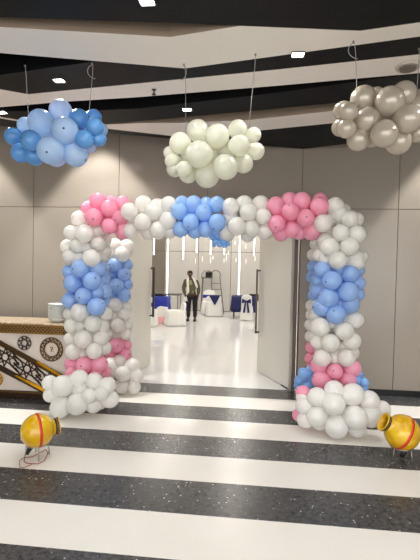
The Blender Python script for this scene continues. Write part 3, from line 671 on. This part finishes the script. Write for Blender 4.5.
# ------------------------------------------------------------------ yellow pots
def pot(c, r, axis, label, band_tilt, floor_pts, cable):
    """round clay pot lying on its side in a wire stand; axis points to the mouth"""
    root = thing('clay_pot', label, 'pot', (c.x, c.y, 0))
    ax = Vector(axis).normalized()
    Mx = Matrix.Translation(c) @ ax.to_track_quat('Z', 'Y').to_matrix().to_4x4()
    prof = []
    for i in range(25):
        a = math.pi*i/24
        prof.append((r*math.sin(a), -r*.97*math.cos(a)))
    prof = [p for p in prof if p[1] < r*.86]
    prof += [(r*.49, r*.87), (r*.45, r*.93), (r*.45, r*1.0), (r*.49, r*1.1), (r*.54, r*1.17), (r*.555, r*1.22), (r*.51, r*1.23), (r*.44, r*1.12), (r*.38, r*1.0), (r*.4, r*.85), (r*.7, r*.55), (r*.9, 0), (r*.7, -r*.6), (0, -r*.9)]
    MB().lathe(prof, 48, Mx).build('pot_body', M['pot'], root)
    o = MB().lathe([(r*.44, r*.96), (r*.475, r*.975), (r*.51, r*1.08), (r*.545, r*1.15), (r*.53, r*1.165), (r*.45, r*1.02)], 40, Mx, closed=True).build('neck_band', M['rimband'], root); o['label'] = 'dark patterned band round the neck'
    mb = MB()
    for k in range(26):
        a = 2*math.pi*k/26
        mb.ball(Mx @ Vector((r*.512*math.cos(a), r*.512*math.sin(a), r*1.075)), r*.026, 8, 6)
    mb.build('beads', M['bead'], o)
    # ribbon round the belly
    Bx = Mx @ Matrix.Rotation(band_tilt, 4, 'X')
    mb = MB(); w = .075*r
    mb.lathe([(r*1.0, -w), (r*1.014, -w), (r*1.014, w), (r*1.0, w)], 60, Bx, closed=True); o = mb.build('ribbon', M['ribbon'], root); o['label'] = 'red ribbon round the belly'
    # wire stand
    mb = MB(); zr = c.z-r*.80; rr = r*.62
    mb.tube([(c.x+rr*math.cos(a), c.y+rr*math.sin(a), zr) for a in [2*math.pi*i/28 for i in range(28)]], .0045, 6, closed=True)
    sr = mb.build('stand_ring', M['wire'], root)
    for a in (35, 125, 215, 305):
        a = R(a); d = Vector((math.cos(a), math.sin(a), 0))
        MB().tube([Vector((c.x, c.y, zr))+d*rr, Vector((c.x, c.y, .004))+d*rr*1.12], .0045, 6).build('stand_leg', M['wire'], sr)
    # lamp holder below
    p = c+Vector((-.42*r if cable else .1*r, .0, -1.03*r)) if cable else c+Vector((.2*r, .1*r, -1.06*r))
    mb = MB(); q = p+Vector((-.028, -.02, -.055))
    mb.tube([p+Vector((.012, .01, .028)), p, q], [.02, .024, .017], 12); mb.build('lamp_holder', M['rubber'], root)
    if cable:
        MB().tube([q+Vector((.0, 0, .01)), q+Vector((-.012, -.01, -.03)), Vector((q.x-.01, q.y, .02))]+[flat(x, y)+Vector((0, 0, .005)) for x, y in cable], .0032, 6).build('cable', M['cable'], root)
    return root
r1 = 17.6*3.42/420
c1 = at(37.6, 430.5, 3.42)
pot(c1, r1, (.76, .65, .03), 'yellow clay pot lying in a wire stand at lower left, mouth turned right', R(0), None,
    [(24, 462), (28, 464), (38, 464.5), (44, 461.5), (48, 454), (46, 450), (40, 453), (32, 457.5), (24, 458), (20, 460.5), (19.5, 464), (20, 468), (24, 468.2), (32, 465)])
r2 = 17.0*3.87/420
c2 = at(402, 432.3, 3.87)
pot(c2, r2, (-.88, -.04, .47), 'yellow clay pot lying in a wire stand at the right edge, mouth turned left', R(0), None, None)

# ------------------------------------------------------------------ inner room furniture
def drape(name, x0, x1, y0, y1, ztop, drop, mt, root, waves=9, amp=.02, lab=None):
    """cloth over a rectangular top with hanging folds"""
    bm = MB(); per = []
    N = 72
    W, D = x1-x0, y1-y0; P = 2*(W+D)
    for i in range(N):
        s_ = P*i/N
        if s_ < W: p, nrm = (x0+s_, y0), (0, -1)
        elif s_ < W+D: p, nrm = (x1, y0+s_-W), (1, 0)
        elif s_ < 2*W+D: p, nrm = (x1-(s_-W-D), y1), (0, 1)
        else: p, nrm = (x0, y1-(s_-2*W-D)), (-1, 0)
        per.append((p, nrm, i))
    rows = []
    for k in range(5):
        t = k/4
        rows.append([bm.bm.verts.new((p[0]+nm[0]*(.008+t*(.03+amp*math.sin(i*2*math.pi*waves*2/N))), p[1]+nm[1]*(.008+t*(.03+amp*math.sin(i*2*math.pi*waves*2/N))), ztop-drop*t*(1+.05*math.sin(i*.7)))) for p, nm, i in per])
    bm.bm.faces.new(rows[0])
    for a, b in zip(rows, rows[1:]):
        for i in range(N): bm.bm.faces.new([a[i], a[(i+1) % N], b[(i+1) % N], b[i]]).smooth = True
    o = bm.build(name, mt, root)
    s = o.modifiers.new('solid', 'SOLIDIFY'); s.thickness = .004
    if lab: o['label'] = lab
    return o
def table(x, y, w, d, label, cloth=None, drop=.5, top=M['tabletop'], h=.75):
    root = thing('banquet_table', label, 'table', (x, y, 0))
    MB().box((x-w/2, y-d/2, h-.03), (x+w/2, y+d/2, h)).build('table_top', top, root, .004)
    for sx in (-1, 1):
        for sy in (-1, 1):
            px_, py_ = x+sx*(w/2-.07), y+sy*(d/2-.07)
            MB().tube([(px_, py_, 0), (px_, py_, h-.03)], .016, 8).build('leg', M['steel'], root)
    for sx in (-1, 1):
        MB().bar((x+sx*(w/2-.07), y-d/2+.07, .25), (x+sx*(w/2-.07), y+d/2-.07, .25), .02).build('cross_bar', M['steel'], root)
    if cloth:
        cl = drape('tablecloth', x-w/2, x+w/2, y-d/2, y+d/2, h+.012, drop, cloth, None)
        tag(cl, 'dark blue tablecloth hanging over the %s' % ('left' if x < -1.5 else 'right') + ' banquet table', 'tablecloth')
    return root
def chair(x, y, rot, label, sash=None, bow=None, h=.86, w=.46, d=.5, seat=.47):
    """banquet chair under a full white cover, sash round its back"""
    root = thing('covered_chair', label, 'chair', (x, y, 0))
    mx = Matrix.Translation((x, y, 0)) @ Matrix.Rotation(rot, 4, 'Z')
    T = lambda *p: mx @ Vector(p)
    # skirted seat: lofted, flaring to the floor
    mb = MB(); rings = []
    for z, ex in ((.012, .045), (.06, .04), (.25, .02), (seat-.03, .002), (seat, -.012)):
        ring = []
        for i in range(40):
            a = 2*math.pi*i/40
            cx, cy = math.cos(a), math.sin(a); k = 1/max(abs(cx), abs(cy))**.82
            wob = .008*math.sin(i*2.2)*(1-z/seat)
            ring.append(mb.bm.verts.new(T((w/2+ex+wob)*cx*k, (d/2+ex+wob)*cy*k, z)))
        rings.append(ring)
    for A, B_ in zip(rings, rings[1:]):
        for i in range(40): mb.bm.faces.new([A[i], A[(i+1) % 40], B_[(i+1) % 40], B_[i]]).smooth = True
    mb.bm.faces.new(rings[-1]); mb.bm.faces.new(rings[0][::-1])
    mb.build('seat_cover', M['cover'], root)
    mb = MB()      # back: rounded slab leaning a little
    prof = []
    for i in range(13):
        a = math.pi*i/12; prof.append((-(w/2-.01)*math.cos(a), h-.09+.09*math.sin(a)))
    out = [(-(w/2), seat-.06)]+prof+[(w/2, seat-.06)]
    lean = lambda z: .05*(z-seat)/.4
    a = [T(px_, d/2-.06+lean(z), z) for px_, z in out]
    mb.prism(a, mx.to_3x3() @ Vector((0, .06, 0)))
    mb.build('back_cover', M['cover'], root, .015)
    if sash:
        zs = seat+.17
        o = MB().box((0, 0, 0), (1, 1, 1))
        for v_ in o.bm.verts:
            v_.co = T(-(w/2+.008)+v_.co.x*(w+.016), d/2-.07+lean(zs)+v_.co.y*.085, zs-.06+v_.co.z*.12)
        o.build('sash', sash, root, .01)['label'] = 'blue satin sash' if sash in (M['royal'], M['navy']) else 'pink satin sash'
    if bow:
        mb = MB(); zs = seat+.17; y_ = d/2+.06
        for s_ in (-1, 1):
            mb.prism([T(0, y_, zs+.02), T(s_*.14, y_, zs+.09), T(s_*.15, y_, zs-.06), T(0, y_, zs-.02)], mx.to_3x3() @ Vector((0, .035, 0)))
            mb.prism([T(s_*.01, y_, zs), T(s_*.05, y_, zs), T(s_*.11, y_, zs-.36), T(s_*.04, y_, zs-.38)], mx.to_3x3() @ Vector((0, .02, 0)))
        mb.ball(T(0, y_+.03, zs), .035, 10, 8)
        mb.build('bow', bow, root)['label'] = 'satin bow'
    return root
def fx(px, py_): return flat(px, py_)
# left side
p = fx(157, 318); table(-3.22, 13.4, 1.0, .7, 'banquet table under blue cloth seen just right of the left door', M['royal'], .5)
table(-2.95, 14.9, .78, .75, 'bare dark-topped table on steel legs behind the standing man')
p = fx(176, 325); chair(p.x-.03, 12.15, R(-68), 'wide white covered chair seen side on in front of the man', None, None, .68, .5, .52, .44)
p = fx(159.5, 323.5); chair(p.x, 12.75, R(176), 'low white covered seat in front of the left blue table', None, None, .5, .3, .3, .46)
mb = MB(); q = Vector((p.x, 12.42, 0))
mb.prism([q+Vector((-.15, 0, .004)), q+Vector((.13, 0, .004)), q+Vector((.11, .02, .17)), q+Vector((.02, .02, .2)), q+Vector((-.12, .02, .16))], (0, .09, 0))
tag(mb.build('folded_cloth', M['pinkbow'], None, .02), 'pink satin cloth on the floor in front of the low white seat', 'cloth')
p = fx(151, 327); chair(at(151.5, 300, 11.8).x-.1, 11.8, R(178), 'white covered chair with blue sash beside the left door handle', M['royal'], M['navy'], .88)
# right side and middle
p = fx(214, 315.7); chair(p.x, 14.9, R(10), 'white covered chair with blue cloth over its front before the ladder', None, None, .72, .56, .5, .5)
o = MB(); c = Vector((p.x+.06, 14.63, .52))
o.prism([c+Vector((-.2, -.03, .2)), c+Vector((.16, -.03, .2)), c+Vector((-.0, -.03, -.12))], (0, .02, 0)); o.prism([c+Vector((-.2, -.03, .2)), c+Vector((-.2, .3, .22)), c+Vector((.16, .3, .22)), c+Vector((.16, -.03, .2))], (0, 0, .015))
tag(o.build('folded_cloth', M['navy']), 'navy cloth laid over the seat of the white chair before the ladder', 'cloth')
p = fx(208.5, 313.5); chair(p.x, 15.55, R(0), 'white covered chair with bright blue bow against the back wall left of the ladder', M['royal'], None, .88)
table(.03, 14.75, 1.5, .8, 'banquet table under dark blue cloth left of the right door handle', M['navy'], .52)
p = fx(244, 319); chair(p.x+.1, 14.05, R(176), 'white covered chair with navy bow in front of the right blue table', None, M['navy'], .86, .36)
p = fx(253.5, 331.5); chair(p.x+.28, 11.6, R(180), 'white covered chair mostly hidden behind the right door leaf', None, None, .88, .44)
for (x, y, w, lb) in ((.08, 14.8, .5, 'flat black tray on the right blue table'), (-3.05, 13.45, .42, 'flat black tray on the left blue table')):
    mb = MB(); mb.box((x-w/2, y-.17, .764), (x+w/2, y+.17, .78)); mb.box((x-w/2-.02, y-.19, .78), (x+w/2+.02, y+.19, .792)); mb.box((x-w/2+.05, y-.12, .792), (x+w/2-.05, y+.12, .83))
    tag(mb.build('tray', M['blackbag'], None, .004), lb, 'tray')
# steel platform ladder
def ladder():
    Yl = 16.1
    k = Yl/FPX
    g = lambda px, py_, y=Yl: at(px, py_, y)
    base = flat(224, 313)
    root = thing('platform_ladder', 'steel platform ladder standing by the back wall of the bright room', 'ladder', (g(217, 300).x, Yl, 0))
    fl_, fr = g(213.5, 300).x, g(224.5, 300).x
    tl, tr = g(211.2, 273).x, g(220.3, 273).x
    zt = g(215, 277.5).z; zh = g(215, 270.5).z
    yb = Yl+.3
    # hoop: the two front stiles rise past the platform and join in an arch
    hoop = [(fl_, Yl-.25, .0), (tl+.01, Yl, zt)] + [((tl+tr)/2-(tr-tl)/2*math.cos(a), Yl+.02, zh-.16+.16*math.sin(a)) for a in [math.pi*i/10 for i in range(11)]] + [(tr-.01, Yl, zt), (fr, Yl-.25, .0)]
    MB().tube(hoop, .017, 8).build('stile', M['steel'], root)
    for i in range(1, 6):
        t = i/6; a = Vector((fl_, Yl-.25, 0)).lerp(Vector((tl+.01, Yl, zt)), t); b = Vector((fr, Yl-.25, 0)).lerp(Vector((tr-.01, Yl, zt)), t)
        MB().bar(a, b, .05, .022).build('rung', M['steel'], root)
    x0 = g(201.5, 276).x
    MB().box((x0, Yl-.05, zt-.04), (tl+.05, Yl+.3, zt)).build('platform', M['steel'], root)
    MB().tube([(x0+.01, Yl, zt), (x0+.02, Yl, zt+.14), (x0+.12, Yl, zh-.02), (tl, Yl, zh-.06)], .014, 8).build('guard_rail', M['steel'], root)
    for yy in (Yl-.03, yb-.03):
        MB().tube([(x0+.04, yy, zt-.03), (x0-.02 if yy > Yl else x0+.0, yy+.0, 0)], .016, 8).build('rear_leg', M['steel'], root)
    bx = (g(205.5, 275).x, g(212, 275).x)
    mb = MB(); mb.box((bx[0], Yl+.0, zt+.003), (bx[1], Yl+.24, zt+.2)); mb.tube([(bx[0]+.06, Yl+.1, zt+.2), (bx[0]+.1, Yl+.1, zt+.25), (bx[1]-.1, Yl+.1, zt+.25), (bx[1]-.06, Yl+.1, zt+.2)], .012, 6)
    tag(mb.build('bag', M['blackbag'], None, .03), 'black bag lying on the platform of the steel ladder', 'bag')
ladder()

# ------------------------------------------------------------------ person
def skin(name, verts, edges, roots, mt, parent, sub=2):
    me = bpy.data.meshes.new(name)
    off = base_of(parent)
    me.from_pydata([Vector(v[:3]) for v in verts], edges, [])
    o = bpy.data.objects.new(name, me); link(o, parent)
    sk = o.modifiers.new('skin', 'SKIN'); sk.use_smooth_shade = True
    if not me.skin_vertices: me.attributes.new  # layer comes with the modifier
    d = me.skin_vertices[0].data if me.skin_vertices else None
    if d is None:
        bpy.context.view_layer.objects.active = o
        d = me.skin_vertices[0].data
    for i, v in enumerate(verts):
        r = v[3]; d[i].radius = r if isinstance(r, tuple) else (r, r)
        d[i].use_root = i in roots
    s = o.modifiers.new('sub', 'SUBSURF'); s.levels = sub; s.render_levels = sub
    me.materials.append(mt)
    return o
def person():
    p = flat(191.5, 320.8)
    root = thing('person', 'person in olive jacket and dark trousers standing in the bright room with a white scarf', 'person', (p.x, p.y, 0))
    V = []; E_ = []; Rt = []
    def v(x, y, z, r, frm=None, rootv=False):
        V.append((x, y, z, r)); i = len(V)-1
        if frm is not None: E_.append((frm, i))
        if rootv: Rt.append(i)
        return i
    pel = v(0, 0, .86, (.13, .10), None, True)
    sp = v(-.02, .0, 1.05, (.12, .09), pel); ch = v(-.04, 0, 1.24, (.14, .095), sp); nb = v(-.06, 0, 1.345, (.07, .06), ch)
    nk = v(-.07, -.01, 1.40, .048, nb); jaw = v(-.075, -.03, 1.455, (.06, .066), nk); hd = v(-.078, -.022, 1.52, (.076, .09), jaw); tp = v(-.078, -.012, 1.575, (.06, .07), hd)
    nose = v(-.08, -.125, 1.49, .011, None, True); n2 = v(-.08, -.105, 1.52, .010, nose)
    hands = []
    for s, pts in ((-1, ((-.225, .0, 1.27, .058), (-.28, .0, 1.03, .043), (-.20, -.10, .80, .03))), (1, ((.15, .0, 1.26, .058), (.205, .02, 1.02, .043), (.20, -.04, .80, .03)))):
        prev = ch
        for q in pts: prev = v(*q, prev)
        x, y, z, _ = V[prev]
        dx, dy, dz = (.02, -.03, -.05) if s < 0 else (-.005, -.015, -.055)
        pm = v(x+dx, y+dy, z+dz, (.034, .02), prev)
        px_, py_, pz = x+dx, y+dy, z+dz
        for k, (ln, sp_) in enumerate(((.06, -.026), (.068, -.009), (.063, .009), (.05, .025))):
            a0 = v(px_+sp_*.3, py_+sp_*.8, pz-.005, .0095, None, True)
            a1 = v(px_+sp_*.35+dx*.3, py_+sp_-.006, pz-ln*.55-.012, .009, a0)
            a2 = v(px_+sp_*.3+dx*.5, py_+sp_-.02*s*s+.0, pz-ln-.012, .008, a1)
        t0 = v(px_, py_-.022, pz+.02, .011, None, True); t1 = v(px_-.01*s, py_-.045, pz-.005, .010, t0); v(px_-.014*s, py_-.052, pz-.03, .009, t1)
        hands.append((px_, py_, pz))
    for s in (-1, 1):
        hip = v(s*.085, 0, .80, .085, pel); kn = v(s*.10, -.015, .46, .06, hip); an = v(s*.105, .01, .09, .04, kn); ft = v(s*.115, -.10, .035, (.038, .03), an)
    body = skin('body', V, E_, Rt, M['skin'], root)
    # hair
    hx, hy = -.078, -.008
    MB().ball(Vector((p.x+hx, p.y+hy+.012, 1.553)), (.086, .096, .06), 20, 12).ball(Vector((p.x+hx, p.y+hy+.05, 1.52)), (.078, .062, .07), 16, 10).build('hair', M['hair'], root)
    for s in (-1, 1):
        MB().ball(Vector((p.x+hx+s*.03, p.y-.098, 1.515)), (.012, .008, .007), 10, 8).build('eye', M['eye'], root)
        MB().ball(Vector((p.x+hx+s*.084, p.y-.015, 1.50)), (.012, .02, .03), 10, 8).build('ear', M['skin'], root)
    MB().ball(Vector((p.x+hx, p.y-.093, 1.452)), (.024, .01, .008), 10, 8).build('mouth', M['lip'], root)
    # clothes
    def sk2(name, vs, es, mt): return skin(name, vs, es, [0], mt, root)
    sk2('trousers', [(0, 0, .87, (.15, .12)), (-.088, 0, .78, .102), (-.102, -.015, .46, .08), (-.106, .008, .10, .066), (.088, 0, .78, .102), (.102, -.015, .46, .08), (.106, .008, .10, .066)], [(0, 1), (1, 2), (2, 3), (0, 4), (4, 5), (5, 6)], M['trousers'])
    sk2('jacket', [(-.02, 0, 1.02, (.155, .118)), (-.01, 0, .85, (.165, .13)), (-.04, 0, 1.22, (.165, .118)), (-.055, 0, 1.335, (.085, .075)),
                   (-.225, 0, 1.265, .078), (-.285, 0, 1.03, .066), (-.215, -.09, .84, .05), (.15, 0, 1.255, .078), (.21, .02, 1.02, .066), (.203, -.03, .84, .05)],
        [(0, 1), (0, 2), (2, 3), (2, 4), (4, 5), (5, 6), (2, 7), (7, 8), (8, 9)], M['jacket'])
    mb = MB(); yb = p.y-.128
    mb.prism([(p.x-.10, yb+.02, 1.30), (p.x-.01, yb+.02, 1.30), (p.x+.07, yb, .90), (p.x-.06, yb-.005, .86)], (0, .03, 0)); mb.build('shirt', M['shirt'], root, .01)
    def ribbon(pts, w, name):
        mb = MB()
        pts = [Vector(q) for q in pts]
        L_ = [mb.bm.verts.new(q-Vector((w/2, 0, 0))) for q in pts]; R_ = [mb.bm.verts.new(q+Vector((w/2, -.006, 0))) for q in pts]
        for i in range(len(pts)-1): mb.bm.faces.new([L_[i], R_[i], R_[i+1], L_[i+1]]).smooth = True
        o = mb.build(name, M['scarf'], root); s = o.modifiers.new('s', 'SOLIDIFY'); s.thickness = .022; s.offset = 0; b = o.modifiers.new('b', 'SUBSURF'); b.levels = b.render_levels = 1
    ribbon([(p.x-.075, p.y+.07, 1.385), (p.x-.135, p.y-.02, 1.385), (p.x-.14, p.y-.11, 1.30), (p.x-.12, p.y-.15, 1.15), (p.x-.10, p.y-.155, .98), (p.x-.115, p.y-.16, .87)], .085, 'scarf')
    ribbon([(p.x-.075, p.y+.07, 1.385), (p.x+.02, p.y-.02, 1.40), (p.x+.075, p.y-.09, 1.33), (p.x+.14, p.y-.12, 1.18), (p.x+.18, p.y-.11, 1.05)], .085, 'scarf')
    for s in (-1, 1):
        mb = MB(); x = p.x+s*.112; y = p.y-.055
        mb.ball((x, y-.03, .045), (.05, .125, .045), 16, 10); mb.box((x-.046, y-.14, .0), (x+.046, y+.09, .018)); mb.build('shoe', M['shoe'], root)
    # cloths held in the right hand
    hx, hy, hz = hands[0]; h = Vector((p.x+hx, p.y+hy-.03, hz))
    def hang(name, w0, w1, ln, yo, mt, lb, dx=0):
        mb = MB(); rows = []
        for k in range(7):
            t = k/6; w = w0+(w1-w0)*t
            rows.append([mb.bm.verts.new(h+Vector((dx*t+w*(i/8-.5), yo-.018*math.sin(i*1.7+k*.3)*(.3+t), .03-ln*t+.02*math.sin(i*1.3)))) for i in range(9)])
        for a, b in zip(rows, rows[1:]):
            for i in range(8): mb.bm.faces.new([a[i], a[i+1], b[i+1], b[i]]).smooth = True
        o = mb.build(name, mt); s = o.modifiers.new('s', 'SOLIDIFY'); s.thickness = .01
        tag(o, lb, 'cloth')
    hang('cloth', .08, .13, .40, .0, M['navy'], 'navy cloth hanging from the hand of the standing person', .03)
    hang('cloth', .10, .15, .14, -.045, M['scarf'], 'crumpled white cloth in the hand of the standing person')
person()

# ------------------------------------------------------------------ world / look
w = bpy.data.worlds.new('world'); SC.world = w; w.use_nodes = True
w.node_tree.nodes['Background'].inputs[0].default_value = (1, .985, .965, 1)
w.node_tree.nodes['Background'].inputs[1].default_value = 2.45
SC.view_settings.view_transform = 'Standard'; SC.view_settings.look = 'None'; SC.view_settings.gamma = 1; SC.view_settings.use_curve_mapping = False
SC.view_settings.exposure = .5
SC.cycles.use_denoising = True
SC.cycles.max_bounces = 12; SC.cycles.diffuse_bounces = 8; SC.cycles.transmission_bounces = 8; SC.cycles.sample_clamp_indirect = 6
